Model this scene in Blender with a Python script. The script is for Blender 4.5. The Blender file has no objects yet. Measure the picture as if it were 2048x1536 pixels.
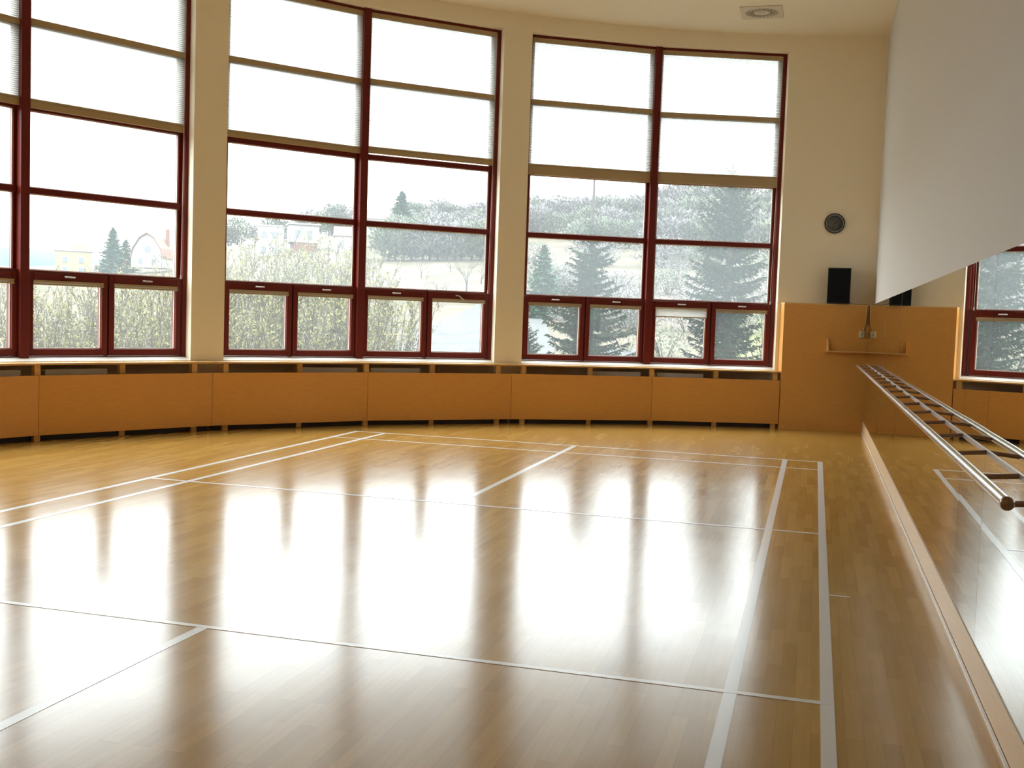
import bpy, math, random
from mathutils import Vector, Matrix
random.seed(7)
COL = bpy.context.scene.collection
SC = bpy.context.scene
R_ = math.radians

# ------------------------------------------------------------------ helpers
class MB:
    """collects shapes, builds ONE mesh object"""
    def __init__(s, M=None):
        s.v = []; s.f = []; s.sm = []; s.M = M
    def add(s, vs, fs, smooth=False, M=None):
        n = len(s.v); M = M or s.M
        for p in vs:
            p = Vector(p)
            s.v.append(M @ p if M else p)
        for f in fs:
            s.f.append([i + n for i in f]); s.sm.append(smooth)
        return s
    def box(s, x0, x1, y0, y1, z0, z1, M=None):
        return s.add([(x0,y0,z0),(x1,y0,z0),(x1,y1,z0),(x0,y1,z0),(x0,y0,z1),(x1,y0,z1),(x1,y1,z1),(x0,y1,z1)],
                     [(0,3,2,1),(4,5,6,7),(0,1,5,4),(1,2,6,5),(2,3,7,6),(3,0,4,7)], M=M)
    def prism(s, poly, z0, z1, M=None):
        n = len(poly)
        a = sum(poly[i][0]*poly[(i+1)%n][1]-poly[(i+1)%n][0]*poly[i][1] for i in range(n))
        if a < 0: poly = poly[::-1]
        vs = [(x,y,z0) for x,y in poly] + [(x,y,z1) for x,y in poly]
        fs = [tuple(range(n))[::-1], tuple(range(n,2*n))] + [(i,(i+1)%n,(i+1)%n+n,i+n) for i in range(n)]
        return s.add(vs, fs, M=M)
    def tube(s, pts, r, n=10, caps=True, M=None):
        pts = [Vector(p) for p in pts]; m = len(pts)
        rs = r if isinstance(r,(list,tuple)) else [r]*m
        vs = []; fs = []
        up = Vector((0,0,1))
        for i,p in enumerate(pts):
            d = (pts[min(i+1,m-1)] - pts[max(i-1,0)]).normalized()
            a = d.cross(up if abs(d.z) < .95 else Vector((1,0,0))).normalized(); b = d.cross(a)
            for k in range(n):
                t = 2*math.pi*k/n
                vs.append(p + (a*math.cos(t)+b*math.sin(t))*rs[i])
        for i in range(m-1):
            for k in range(n):
                k2 = (k+1)%n
                fs.append((i*n+k, i*n+k2, (i+1)*n+k2, (i+1)*n+k))
        s.add(vs, fs, True, M)
        if caps:
            s.add(vs[:n], [tuple(range(n))], False, M); s.add(vs[-n:], [tuple(range(n))[::-1]], False, M)
        return s
    def lathe(s, prof, n=32, M=None, caps=True):
        """prof: list of (r, z) revolved about local z"""
        vs = []; fs = []
        for r,z in prof:
            for k in range(n):
                t = 2*math.pi*k/n; vs.append((r*math.cos(t), r*math.sin(t), z))
        for i in range(len(prof)-1):
            for k in range(n):
                k2=(k+1)%n; fs.append((i*n+k,i*n+k2,(i+1)*n+k2,(i+1)*n+k))
        s.add(vs, fs, True, M)
        if caps and prof[0][0] > 1e-6: s.add(vs[:n], [tuple(range(n))[::-1]], False, M)
        if caps and prof[-1][0] > 1e-6: s.add(vs[-n:], [tuple(range(n))], False, M)
        return s
    def build(s, name, mat, parent=None, bevel=0):
        off = Vector(parent_loc(parent)) if parent else Vector((0,0,0))
        me = bpy.data.meshes.new(name)
        me.from_pydata([tuple(p-off) for p in s.v], [], s.f); me.update()
        for p,q in zip(me.polygons, s.sm): p.use_smooth = q
        o = bpy.data.objects.new(name, me); COL.objects.link(o)
        if mat: me.materials.append(mat)
        if parent: o.parent = parent
        if bevel:
            b = o.modifiers.new('bevel','BEVEL'); b.width = bevel; b.segments = 2; b.limit_method = 'ANGLE'
        return o

def parent_loc(o):
    v = Vector((0,0,0))
    while o: v = v + o.location; o = o.parent
    return v
def tag(o, label=None, cat=None, group=None, kind=None):
    if label: o['label'] = label
    if cat: o['category'] = cat
    if group: o['group'] = group
    if kind: o['kind'] = kind
    return o
def empty(name, loc, **k):
    o = bpy.data.objects.new(name, None); COL.objects.link(o); o.location = loc; o.empty_display_size = .1
    return tag(o, **k)
def dup(root, loc, rotz=0, scale=None, label=None):
    r = root.copy(); COL.objects.link(r); r.location = loc; r.rotation_euler = (0,0,rotz)
    if scale: r.scale = scale
    if label: r['label'] = label
    for ch in root.children:
        c = ch.copy(); COL.objects.link(c); c.parent = r
        for g in ch.children:
            d = g.copy(); COL.objects.link(d); d.parent = c
    return r

# ------------------------------------------------------------------ materials
def mat(name, col, rough=.5, metal=0., spec=.5, noise=None, bump=None):
    m = bpy.data.materials.new(name); m.use_nodes = True; nt = m.node_tree
    b = nt.nodes['Principled BSDF']
    b.inputs['Base Color'].default_value = (*col,1); b.inputs['Roughness'].default_value = rough
    b.inputs['Metallic'].default_value = metal; b.inputs['Specular IOR Level'].default_value = spec
    if noise:                                   # (scale, amount, stretch vector)
        sc, am, st = noise
        tc = nt.nodes.new('ShaderNodeTexCoord'); mp = nt.nodes.new('ShaderNodeMapping'); mp.inputs['Scale'].default_value = st
        nz = nt.nodes.new('ShaderNodeTexNoise'); nz.inputs['Scale'].default_value = sc; nz.inputs['Detail'].default_value = 4
        mx = nt.nodes.new('ShaderNodeMix'); mx.data_type = 'RGBA'
        mx.inputs['A'].default_value = (*[c*(1-am) for c in col],1); mx.inputs['B'].default_value = (*[min(1,c*(1+am)) for c in col],1)
        nt.links.new(tc.outputs['Object'], mp.inputs['Vector']); nt.links.new(mp.outputs[0], nz.inputs['Vector'])
        nt.links.new(nz.outputs['Fac'], mx.inputs['Factor']); nt.links.new(mx.outputs['Result'], b.inputs['Base Color'])
        if bump:
            bp = nt.nodes.new('ShaderNodeBump'); bp.inputs['Strength'].default_value = bump; bp.inputs['Distance'].default_value = .002
            nt.links.new(nz.outputs['Fac'], bp.inputs['Height']); nt.links.new(bp.outputs[0], b.inputs['Normal'])
    return m

M = {}
M['plaster'] = mat('cream_plaster', (.88,.81,.655), .9, spec=.2, noise=(60,.02,(1,1,1)), bump=.1)
M['plaster_white'] = mat('white_plaster', (.60,.585,.56), .9, spec=.2, noise=(60,.02,(1,1,1)), bump=.1)
M['ceiling'] = mat('ceiling_paint', (.82,.76,.62), .95, spec=.1)
M['panel'] = mat('veneered_board', (.69,.33,.075), .45, noise=(9,.10,(1,1,5)))
M['panel_edge'] = mat('board_edge', (.74,.46,.17), .45)
M['sill'] = mat('varnished_sill', (.62,.36,.13), .22, noise=(9,.10,(1,5,1)))
M['sill_white'] = mat('pale_sill_lacquer', (.80,.77,.70), .3)
M['skirt'] = mat('pale_wood', (.60,.42,.25), .4, noise=(7,.08,(6,.6,6)))
M['red'] = mat('dark_red_paint', (.125,.0105,.006), .4, spec=.25)
M['red_dark'] = mat('dark_red_seal', (.03,.008,.008), .5)
M['line'] = mat('white_line_paint', (.74,.74,.74), .22)
M['chrome'] = mat('chrome', (.80,.80,.80), .20, 1)
M['chrome_brown_refl'] = mat('chrome_reflecting_brown', (.33,.23,.20), .25, .9)  # brown reflection of the dark room put into the metal colour
M['alu'] = mat('aluminium', (.50,.46,.45), .35, .9)
M['mirror'] = mat('mirror_silver', (.84,.86,.84), 0.0, 1)
M['white_metal'] = mat('white_enamel', (.78,.77,.72), .4)
M['gap_shade'] = mat('dark_gap_shade', (.035,.026,.024), .7)
M['rad'] = mat('radiator_enamel', (.80,.79,.74), .4)
M['black'] = mat('black_cabinet', (.012,.012,.014), .6)
M['black_cloth'] = mat('black_grille_cloth', (.008,.008,.009), .95, spec=.1)
M['dial'] = mat('grey_dial', (.085,.098,.105), .45)
M['rim'] = mat('dark_rim', (.03,.026,.03), .35)
M['silver'] = mat('silver_ring', (.50,.50,.46), .35, .6)
M['socket'] = mat('cream_plastic', (.72,.66,.48), .5)
M['conduit'] = mat('beige_conduit', (.66,.54,.36), .5)
M['vent'] = mat('vent_plate', (.62,.56,.44), .6)
M['vent_slot'] = mat('vent_slot', (.33,.29,.22), .8)
M['beige'] = mat('beige_blind_rail', (.42,.32,.19), .6)
M['cord'] = mat('cord', (.55,.50,.42), .8)
M['spacer_halo'] = mat('pale_spacer_halo', (.78,.78,.74), .5)

def glass_mat(name, veil):
    m = bpy.data.materials.new(name); m.use_nodes = True; nt = m.node_tree; nt.nodes.clear()
    o = nt.nodes.new('ShaderNodeOutputMaterial'); tr = nt.nodes.new('ShaderNodeBsdfTransparent'); tr.inputs[0].default_value = (.97,.99,.98,1)
    gl = nt.nodes.new('ShaderNodeBsdfGlossy'); gl.inputs['Roughness'].default_value = .02
    tl = nt.nodes.new('ShaderNodeBsdfTranslucent'); tl.inputs[0].default_value = (.9,.97,1,1)  # pale veil put into the panes for glare and haze outside
    a = nt.nodes.new('ShaderNodeMixShader'); a.inputs[0].default_value = .04
    b = nt.nodes.new('ShaderNodeMixShader'); b.inputs[0].default_value = veil
    nt.links.new(tr.outputs[0], a.inputs[1]); nt.links.new(gl.outputs[0], a.inputs[2])
    nt.links.new(a.outputs[0], b.inputs[1]); nt.links.new(tl.outputs[0], b.inputs[2]); nt.links.new(b.outputs[0], o.inputs[0])
    return m
M['glass'] = glass_mat('window_glass', .045)
M['glass_thin_veil'] = glass_mat('casement_glass', .022)

def blind_mat():
    m = bpy.data.materials.new('pleated_fabric'); m.use_nodes = True; nt = m.node_tree; nt.nodes.clear()
    o = nt.nodes.new('ShaderNodeOutputMaterial'); tr = nt.nodes.new('ShaderNodeBsdfTransparent')
    tl = nt.nodes.new('ShaderNodeBsdfTranslucent'); tl.inputs[0].default_value = (.52,.52,.505,1)
    df = nt.nodes.new('ShaderNodeBsdfDiffuse'); df.inputs[0].default_value = (.90,.89,.82,1)
    a = nt.nodes.new('ShaderNodeMixShader'); a.inputs[0].default_value = .32
    b = nt.nodes.new('ShaderNodeMixShader'); b.inputs[0].default_value = .88
    nt.links.new(tl.outputs[0], a.inputs[1]); nt.links.new(df.outputs[0], a.inputs[2])
    nt.links.new(tr.outputs[0], b.inputs[1]); nt.links.new(a.outputs[0], b.inputs[2]); nt.links.new(b.outputs[0], o.inputs[0])
    return m
M['blind'] = blind_mat()

def floor_mat():
    m = bpy.data.materials.new('strip_parquet'); m.use_nodes = True; nt = m.node_tree; b = nt.nodes['Principled BSDF']
    tc = nt.nodes.new('ShaderNodeTexCoord'); mp = nt.nodes.new('ShaderNodeMapping'); mp.inputs['Rotation'].default_value = (0,0,R_(90))
    br = nt.nodes.new('ShaderNodeTexBrick'); br.offset = .37; br.offset_frequency = 2; br.squash = 1
    br.inputs['Color1'].default_value = (0,0,0,1); br.inputs['Color2'].default_value = (1,1,1,1); br.inputs['Mortar'].default_value = (.5,.5,.5,1)
    br.inputs['Scale'].default_value = 1; br.inputs['Mortar Size'].default_value = .0005; br.inputs['Mortar Smooth'].default_value = .3
    br.inputs['Brick Width'].default_value = .62; br.inputs['Row Height'].default_value = .068; br.inputs['Bias'].default_value = 0
    rp = nt.nodes.new('ShaderNodeValToRGB')
    e = rp.color_ramp.elements; e[0].position = 0; e[0].color = (.40,.218,.042,1); e[1].position = 1; e[1].color = (.50,.295,.074,1)
    x = e.new(.5); x.color = (.445,.253,.055,1)
    mp2 = nt.nodes.new('ShaderNodeMapping'); mp2.inputs['Scale'].default_value = (30,1.6,1)
    nz = nt.nodes.new('ShaderNodeTexNoise'); nz.inputs['Scale'].default_value = 1.6; nz.inputs['Detail'].default_value = 5
    mx = nt.nodes.new('ShaderNodeMix'); mx.data_type = 'RGBA'; mx.blend_type = 'MULTIPLY'; mx.inputs['Factor'].default_value = .35
    rp2 = nt.nodes.new('ShaderNodeValToRGB'); f = rp2.color_ramp.elements; f[0].position = .3; f[0].color = (.72,.68,.62,1); f[1].position = .7; f[1].color = (1,1,1,1)
    L = nt.links.new
    L(tc.outputs['Object'], mp.inputs[0]); L(mp.outputs[0], br.inputs['Vector']); L(br.outputs['Color'], rp.inputs[0])
    L(tc.outputs['Object'], mp2.inputs[0]); L(mp2.outputs[0], nz.inputs['Vector']); L(nz.outputs['Fac'], rp2.inputs[0])
    L(rp.outputs[0], mx.inputs['A']); L(rp2.outputs[0], mx.inputs['B'])
    mo = nt.nodes.new('ShaderNodeMix'); mo.data_type = 'RGBA'; mo.inputs['B'].default_value = (.20,.10,.03,1)
    L(br.outputs['Fac'], mo.inputs['Factor']); L(mx.outputs['Result'], mo.inputs['A'])
    L(mo.outputs['Result'], b.inputs['Base Color'])
    b.inputs['Roughness'].default_value = FLOOR_ROUGH; b.inputs['IOR'].default_value = 1.43; b.inputs['Coat Weight'].default_value = .05; b.inputs['Coat Roughness'].default_value = .38; b.inputs['Coat IOR'].default_value = 1.45
    # faint unevenness of the varnish, board by board
    bp = nt.nodes.new('ShaderNodeBump'); bp.inputs['Strength'].default_value = 0
    nz2 = nt.nodes.new('ShaderNodeTexNoise'); nz2.inputs['Scale'].default_value = 2.5; nz2.inputs['Detail'].default_value = 3
    L(tc.outputs['Object'], nz2.inputs['Vector'])
    mr = nt.nodes.new('ShaderNodeMapRange'); mr.inputs['To Min'].default_value = FLOOR_ROUGH-.03; mr.inputs['To Max'].default_value = FLOOR_ROUGH+.03
    L(nz2.outputs['Fac'], mr.inputs['Value']); L(mr.outputs[0], b.inputs['Roughness'])
    return m
FLOOR_ROUGH = .17
M['floor'] = floor_mat()

def ground_mat(name, cols, scale, rough=.95):
    m = bpy.data.materials.new(name); m.use_nodes = True; nt = m.node_tree; b = nt.nodes['Principled BSDF']
    tc = nt.nodes.new('ShaderNodeTexCoord'); nz = nt.nodes.new('ShaderNodeTexNoise'); nz.inputs['Scale'].default_value = scale; nz.inputs['Detail'].default_value = 6; nz.inputs['Roughness'].default_value = .65
    rp = nt.nodes.new('ShaderNodeValToRGB'); e = rp.color_ramp.elements
    e[0].position = .32; e[0].color = (*cols[0],1); e[1].position = .7; e[1].color = (*cols[-1],1)
    for k,c in enumerate(cols[1:-1]):
        x = e.new(.32 + .38*(k+1)/(len(cols)-1)); x.color = (*c,1)
    nt.links.new(tc.outputs['Object'], nz.inputs['Vector']); nt.links.new(nz.outputs['Fac'], rp.inputs[0]); nt.links.new(rp.outputs[0], b.inputs['Base Color'])
    b.inputs['Roughness'].default_value = rough; b.inputs['Specular IOR Level'].default_value = .1
    return m
M['meadow'] = ground_mat('dry_meadow', [(0.03206,0.03522,0.02006),(0.06184,0.04971,0.0351),(0.08698,0.06837,0.05266)], .16)
M['lawn'] = ground_mat('lawn', [(0.06688,0.07878,0.02984),(0.1156,0.1156,0.04642)], .5)
M['gravel'] = ground_mat('gravel', [(0.04258,0.04391,0.04391),(0.06386,0.06386,0.06253)], 1.2)
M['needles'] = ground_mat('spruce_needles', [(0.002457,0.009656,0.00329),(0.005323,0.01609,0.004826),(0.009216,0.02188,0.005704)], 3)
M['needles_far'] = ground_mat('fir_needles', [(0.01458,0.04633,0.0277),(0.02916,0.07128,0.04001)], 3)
M['bark'] = mat('bark', (0.032,0.0256,0.02112), .9, noise=(12,.3,(1,1,.3)))
M['twig'] = ground_mat('winter_twigs', [(0.1031,0.09621,0.099),(0.1651,0.1513,0.1485)], 2)
M['twig_green'] = ground_mat('budding_twigs', [(0.08199,0.09612,0.07261),(0.1347,0.1429,0.1054)], 2)
M['willow'] = ground_mat('willow_buds', [(0.07374,0.07494,0.03196),(0.1401,0.1261,0.05477),(0.09585,0.1022,0.05022)], 2)
M['willow_stem'] = mat('willow_stem', (0.0392,0.0308,0.0196), .9)
M['house_white'] = mat('house_render', (0.2081,0.2029,0.1924), .9)
M['house_yellow'] = mat('yellow_render', (0.1561,0.1331,0.08265), .9)
M['roof_red'] = mat('red_roof_tiles', (0.104,0.03902,0.02601), .8)
M['roof_grey'] = mat('grey_roof', (.2,.2,.21), .8)
M['dark_pane'] = mat('dark_window_pane', (.08,.09,.11), .2)
M['shed'] = mat('shed_boards', (.12,.10,.09), .8)
M['far_hill_haze'] = ground_mat('hazy_far_forest', [(0.036,0.0585,0.0675),(0.0495,0.072,0.081)], .02)

# ------------------------------------------------------------------ camera (solved from the court markings)
F, PIT, ROLL, YAW = 2163.446, -.06146013, .03427497, .27175736
CAMP = Vector((-.12523507, -.0265252, 1.60351368))
cam = bpy.data.cameras.new('camera'); camo = bpy.data.objects.new('camera', cam); COL.objects.link(camo)
fw = Vector((-math.sin(YAW)*math.cos(PIT), math.cos(YAW)*math.cos(PIT), math.sin(PIT)))
rt0 = Vector((math.cos(YAW), math.sin(YAW), 0)); up0 = rt0.cross(fw)
rt = rt0*math.cos(ROLL) + up0*math.sin(ROLL); up = -rt0*math.sin(ROLL) + up0*math.cos(ROLL)
camo.matrix_world = Matrix(((rt.x,up.x,-fw.x,CAMP.x),(rt.y,up.y,-fw.y,CAMP.y),(rt.z,up.z,-fw.z,CAMP.z),(0,0,0,1)))
cam.sensor_fit = 'HORIZONTAL'; cam.sensor_width = 36; cam.lens = F*36/2048; cam.clip_end = 3000; cam.clip_start = .05
SC.camera = camo

# ------------------------------------------------------------------ plan of the hall
CX, CY = 2.543, 5.848
def P(a, R): return (CX + R*math.sin(R_(a)), CY + R*math.cos(R_(a)))
RF, RW, RG, RO = 12.055, 12.30, 12.54, 12.84        # radiator fronts, wall face, window plane, outside of wall
H = 6.15; SILL = .90; HEAD = 5.90
XM, XW = .648, .735                                 # mirror face, right wall face
OPEN = [(-99.0,-79.65),(-77.55,-58.15),(-56.0,-36.7),(-34.62,-15.45)]
MULL = [-89.3,-67.85,-46.4,-24.95]
A_END = -8.45; A_BACK = -139.5; YB = -3.5
def arc(a0, a1, R, step=1.5):
    n = max(1, int(math.ceil(abs(a1-a0)/step))); return [P(a0+(a1-a0)*k/n, R) for k in range(n+1)]
def curved(mb, a0, a1, r0, r1, z0, z1):
    n = max(1, int(math.ceil(abs(a1-a0)/1.5))); 
    inn = arc(a0,a1,r0); out = arc(a0,a1,r1); k = len(inn)
    vs = [(x,y,z0) for x,y in inn]+[(x,y,z0) for x,y in out]+[(x,y,z1) for x,y in inn]+[(x,y,z1) for x,y in out]
    fs = [(0,k,3*k,2*k),(k-1,3*k-1,4*k-1,2*k-1)]
    for i in range(k-1):
        fs += [(i,i+1,2*k+i+1,2*k+i)[::-1],(k+i,k+i+1,3*k+i+1,3*k+i),(2*k+i,2*k+i+1,3*k+i+1,3*k+i)[::-1],(i,i+1,k+i+1,k+i)]
    mb.add(vs, fs)
def chord(a0, a1, R):
    p0 = Vector((*P(a0,R),0)); p1 = Vector((*P(a1,R),0)); ex = (p1-p0).normalized(); ey = Vector((-ex.y,ex.x,0))
    mid = (p0+p1)/2 - Vector((CX,CY,0))
    if ey.dot(mid) < 0: ey = -ey
    return Matrix(((ex.x,ey.x,0,p0.x),(ex.y,ey.y,0,p0.y),(0,0,1,0),(0,0,0,1))), (p1-p0).length

# shell
foot = [(XW+.2, YB-.1)] + [(XW+.2, P(A_END,RO)[1])] + [p for p in arc(A_END, A_BACK, RO-.02)] + [(P(A_BACK,RO)[0], YB-.1)]
fl = MB().prism(foot, -.12, 0).build('floor', M['floor']); tag(fl, kind='structure')
ce = MB().prism(foot, H, H+.2).build('ceiling', M['ceiling']); tag(ce, kind='structure')
w = MB()
prev = A_BACK
for (a0,a1) in OPEN:
    curved(w, prev, a0, RW, RO, 0, H); curved(w, a0, a1, RW, RO, HEAD, H); curved(w, a0, a1, RG-.02, RO, 0, SILL+.03)
    prev = a1
curved(w, prev, A_END+.6, RW, RO, 0, H)
tag(w.build('wall_far', M['plaster']), kind='structure')
tag(MB().box(XW, XW+.2, YB-.1, P(A_END,RO)[1]+.05, 0, H).build('wall_right', M['plaster_white']), kind='structure')
wb = MB().box(P(A_BACK,RO)[0], XW, YB-.1, YB, 1.4, H); tag(wb.build('wall_back', M['plaster']), kind='structure')
tag(MB().box(P(A_BACK,RO)[0], XW, YB-.1, YB+.03, 0, 1.4).build('trim_1', M['panel']), kind='structure')

# court markings : children of the floor
AL, WD = .408, 6.014
def line(x0,x1,y0,y1,label):
    o = MB().box(x0,x1,y0,y1,.0002,.0012 if y1-y0 > 1 else .0018).build('court_line', M['line'], fl); o['label'] = label; o['kind'] = 'structure'
lw = .029
for x,lab in ((0,'right outer sideline'),(-AL,'right inner sideline'),(-WD+AL,'left inner sideline'),(-WD,'left outer sideline')):
    line(x-lw, x+lw, -.4, 13.42, 'pale ' + lab + ' of the court')
for y,lab in ((13.4,'back line'),(12.64,'long service line'),(8.68,'far short service line'),(4.72,'near short service line'),(.76,'near long service line'),(0,'near back line')):
    line(-WD-lw, lw, y-.02, y+.02, 'thin pale ' + lab + ' across the court')
line(-WD/2-lw, -WD/2+lw, 8.68, 13.4, 'pale centre line of the far half court')
line(-WD/2-lw, -WD/2+lw, 0, 4.72, 'pale centre line of the near half court')
line(.03, .15, 6.675, 6.70, 'short pale net mark beside the right sideline')

# ------------------------------------------------------------------ windows
def pane(Mx, x0,x1,z0,z1, par, name='pane', y=0, mt='glass'):
    return MB(Mx).box(x0,x1,y-.008,y+.008,z0,z1).build(name, M[mt], par)
def edge_strip(mb, x0,x1,z0,z1, y):  # pale strips: glazing spacers, with bright overexposed pane edges put into colour
    t = .011
    mb.box(x0,x1,y-.006,y+.006,z0,z0+t); mb.box(x0,x1,y-.006,y+.006,z1-t,z1); mb.box(x0,x0+t,y-.006,y+.006,z0,z1); mb.box(x1-t,x1,y-.006,y+.006,z0,z1)
WNAMES = ['window_4','window_1','window_2','window_3']
bl_drop = {('window_1',0):(3.93,3.83),('window_1',1):(3.93,3.825),('window_2',0):(3.955,3.865),('window_2',1):(3.98,3.885),('window_3',0):(3.965,3.80),('window_3',1):(3.975,3.805),
           }
MID = {('window_1',0):4.735,('window_1',1):4.77,('window_2',0):4.848,('window_2',1):4.868,('window_3',0):4.868,('window_3',1):4.837}
bl_lab = {('window_1',0):'white pleated blind cut off by the left edge of the photo',('window_1',1):'white pleated blind left of the left cream pillar',
          ('window_2',0):'white pleated blind right beside the left cream pillar',('window_2',1):'white pleated blind left of the middle cream pillar',
          ('window_3',0):'white pleated blind right beside the middle cream pillar',('window_3',1):'white pleated blind in the rightmost window, nearest the wall clock'}
for wi,(name,(aL,aR),aM) in enumerate(zip(WNAMES, OPEN, MULL)):
    root = empty(name, (*P(aM,RG), SILL), kind='structure')
    fr = MB(); post = MB()
    side_w = .065
    Mm,_ = chord(aM-.5, aM+.5, RG)
    half = chord(aM-.5,aM+.5,RG)[1]/2
    post.box(half-.055, half+.055, -.14, .05, SILL+.002, HEAD, M=Mm)
    for hi,(a0,a1) in enumerate(((aL,aM),(aM,aR))):
        Mx,L = chord(a0,a1,RG)
        # outer frame: jamb, head and bottom rail
        if hi == 0: fr.box(0,side_w,-.10,.05,SILL+.03,HEAD,M=Mx)
        else:       fr.box(L-side_w,L,-.10,.05,SILL+.03,HEAD,M=Mx)
        fr.box(0,L,-.10,.05,HEAD-.035,HEAD,M=Mx); fr.box(0,L,-.075,.05,SILL+.002,SILL+.055,M=Mx)
        xi0 = side_w if hi == 0 else .052; xi1 = L-.052 if hi == 0 else L-side_w
        # fixed lights: slim frame, transoms
        tr = MB(Mx); zm = MID.get((name,hi),4.85)
        for z0,z1 in ((2.85,2.922),(3.80,3.872),(zm,zm+.07)): tr.box(xi0,xi1,-.05,.04,z0,z1)
        tr.box(xi0,xi0+.045,-.03,.04,1.955,HEAD-.035); tr.box(xi1-.045,xi1,-.03,.04,1.955,HEAD-.035)
        tr.box(xi0,xi1,-.085,.045,1.945,1.965)
        t = tr.build('transom', M['red'], root, bevel=.004)
        bd = MB(Mx)
        for z0,z1 in ((1.965,2.85),(2.922,3.80),(3.872,zm),(zm+.07,HEAD-.035)):
            pane(Mx, xi0+.045,xi1-.045,z0,z1, root, y=.012); edge_strip(bd, xi0+.045,xi1-.045,z0,z1,-.008)
        b = bd.build('spacer_halo_strip', M['spacer_halo'], root); b['label'] = 'pale strips around the fixed panes for spacers and overexposed edges'
        # two casements below
        mid = (xi0+xi1)/2
        for ci,(c0,c1) in enumerate(((xi0+.012,mid-.010),(mid+.010,xi1-.012))):
            sb = MB(Mx); z0,z1 = SILL+.06,1.942; sw,swb,swt = .072,.085,.10
            sb.box(c0,c0+sw,-.085,.03,z0,z1); sb.box(c1-sw,c1,-.085,.03,z0,z1); sb.box(c0+sw,c1-sw,-.085,.03,z0,z0+swb); sb.box(c0+sw,c1-sw,-.085,.03,z1-swt,z1)
            sash = sb.build('casement', M['red'], root, bevel=.006)
            pane(Mx, c0+sw,c1-sw,z0+swb,z1-swt, sash, y=-.02, mt='glass_thin_veil')
            bd = MB(Mx); edge_strip(bd, c0+sw,c1-sw,z0+swb,z1-swt,-.045); b = bd.build('spacer_halo_strip', M['spacer_halo'], sash)
            hb = MB(Mx); xc = (c0+c1)/2
            if name == 'window_2' and hi == 1 and ci == 1:      # this handle stands turned
                hb.tube([(xc-.02,-.115,1.905),(xc+.075,-.13,1.835)], .010, 8)
            else:
                hb.tube([(xc-.065,-.118,1.897),(xc+.065,-.118,1.897)], .010, 8)
            hb.tube([(xc-.045,-.085,1.90),(xc-.045,-.118,1.90)], .012, 8)
            h = hb.build('handle', M['alu'], sash); h['label'] = 'light metal handle on the casement top rail'
            # folded blind at the head of the casement glass
            zt = z1-swt-.002; low = (name == 'window_3' and hi == 1 and ci == 0)
            bb = MB(Mx); bb.box(c0+sw-.012,c1-sw+.012,-.105,-.087,zt-.014,zt+.010); bb.box(c0+sw-.012,c1-sw+.012,-.108,-.087,zt-.045,zt-.026) if not low else bb.box(c0+sw-.012,c1-sw+.012,-.108,-.087,zt-.150,zt-.132)
            q = bb.build('blind_rail', M['beige'], sash); q['label'] = 'beige rails of the small casement blind'
            pl = MB(Mx); n = 4 if not low else 12; zz0 = zt-.028 if not low else zt-.134; zz1 = zt-.012
            vs = []; 
            for k in range(n+1):
                z = zz1+(zz0-zz1)*k/n; yy = -.104 if k%2 else -.092
                vs += [(c0+sw-.008,yy,z),(c1-sw+.008,yy,z)]
            pl.add(vs, [(2*k,2*k+1,2*k+3,2*k+2) for k in range(n)])
            q = pl.build('blind_fabric', M['blind'], sash)
            if low: q['label'] = 'partly lowered white blind fabric'
        tr2 = MB(Mx); tr2.box(mid-.010,mid+.010,-.06,.03,SILL+.055,1.945)
        o = tr2.build('casement_post', M['red_dark'], root); 
        # inner sill
        sl = MB(Mx); d0 = RW-RG-.002
        sl.add([(0,d0,SILL-.02),(L,d0,SILL-.02),(L,-.102,SILL-.02),(0,-.102,SILL-.02),(0,d0,SILL+.008),(L,d0,SILL+.008),(L,-.102,SILL+.046),(0,-.102,SILL+.046)],
               [(0,3,2,1),(4,5,6,7),(0,1,5,4),(1,2,6,5),(2,3,7,6),(3,0,4,7)])
        o = sl.build('sill', M['sill_white'], root); o['label'] = 'pale sloping inner sill'
        # big pleated blind, hung inside the frame
        bx0 = side_w+.004 if hi == 0 else .062; bx1 = L-.062 if hi == 0 else L-side_w-.004
        if (name,hi) not in bl_drop: continue
        zb,zr = bl_drop[(name,hi)]
        if True:
            br = empty('pleated_blind', (*P((a0+a1)/2,RG-.08), zr), label=bl_lab[(name,hi)], cat='blind', group='large pleated window blinds')
        yb = -.072
        def fabric(z0,z1):
            n = int(round((z1-z0)/.024))*2; vs = []
            for k in range(n+1):
                z = z0+(z1-z0)*k/n; yy = yb+(.011 if k%2 else -.011); vs += [(bx0,yy,z),(bx1,yy,z)]
            return MB(Mx).add(vs, [(2*k,2*k+1,2*k+3,2*k+2) for k in range(n)])
        fabric(zm+.064,5.80).build('upper_fabric', M['blind'], br); fabric(zb,zm+.003).build('lower_fabric', M['blind'], br)
        o = MB(Mx).box(bx0,bx1,yb-.018,yb+.016,5.795,5.862).build('head_rail', M['beige'], br)
        o = MB(Mx).box(bx0,bx1,yb-.018,yb+.016,zm,zm+.068).build('middle_rail', M['beige'], br)
        rl = MB(Mx); rl.box(bx0,bx1,yb-.016,yb+.014,zb-.026,zb); rl.box(bx0,bx1,yb-.022,yb+.018,zr,zb-.028)
        rl.build('bottom_rail', M['beige'], br, bevel=.004)
        if hi == 1:
            cd = MB(Mx); x = bx1-.015
            cd.tube([(x,yb-.04,5.79),(x-.004,yb-.035,3.4),(x-.02,yb-.05,2.35),(x-.012,yb-.03,1.98)], .0035, 6)
            cd.tube([(x-.012,yb-.03,2.0),(x-.012,yb-.03,1.95)], .010, 8)
            cd.build('pull_cord', M['cord'], br)
    fr.build('outer_frame', M['red'], root, bevel=.005)
    post.build('middle_post', M['red'], root, bevel=.006)

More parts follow.
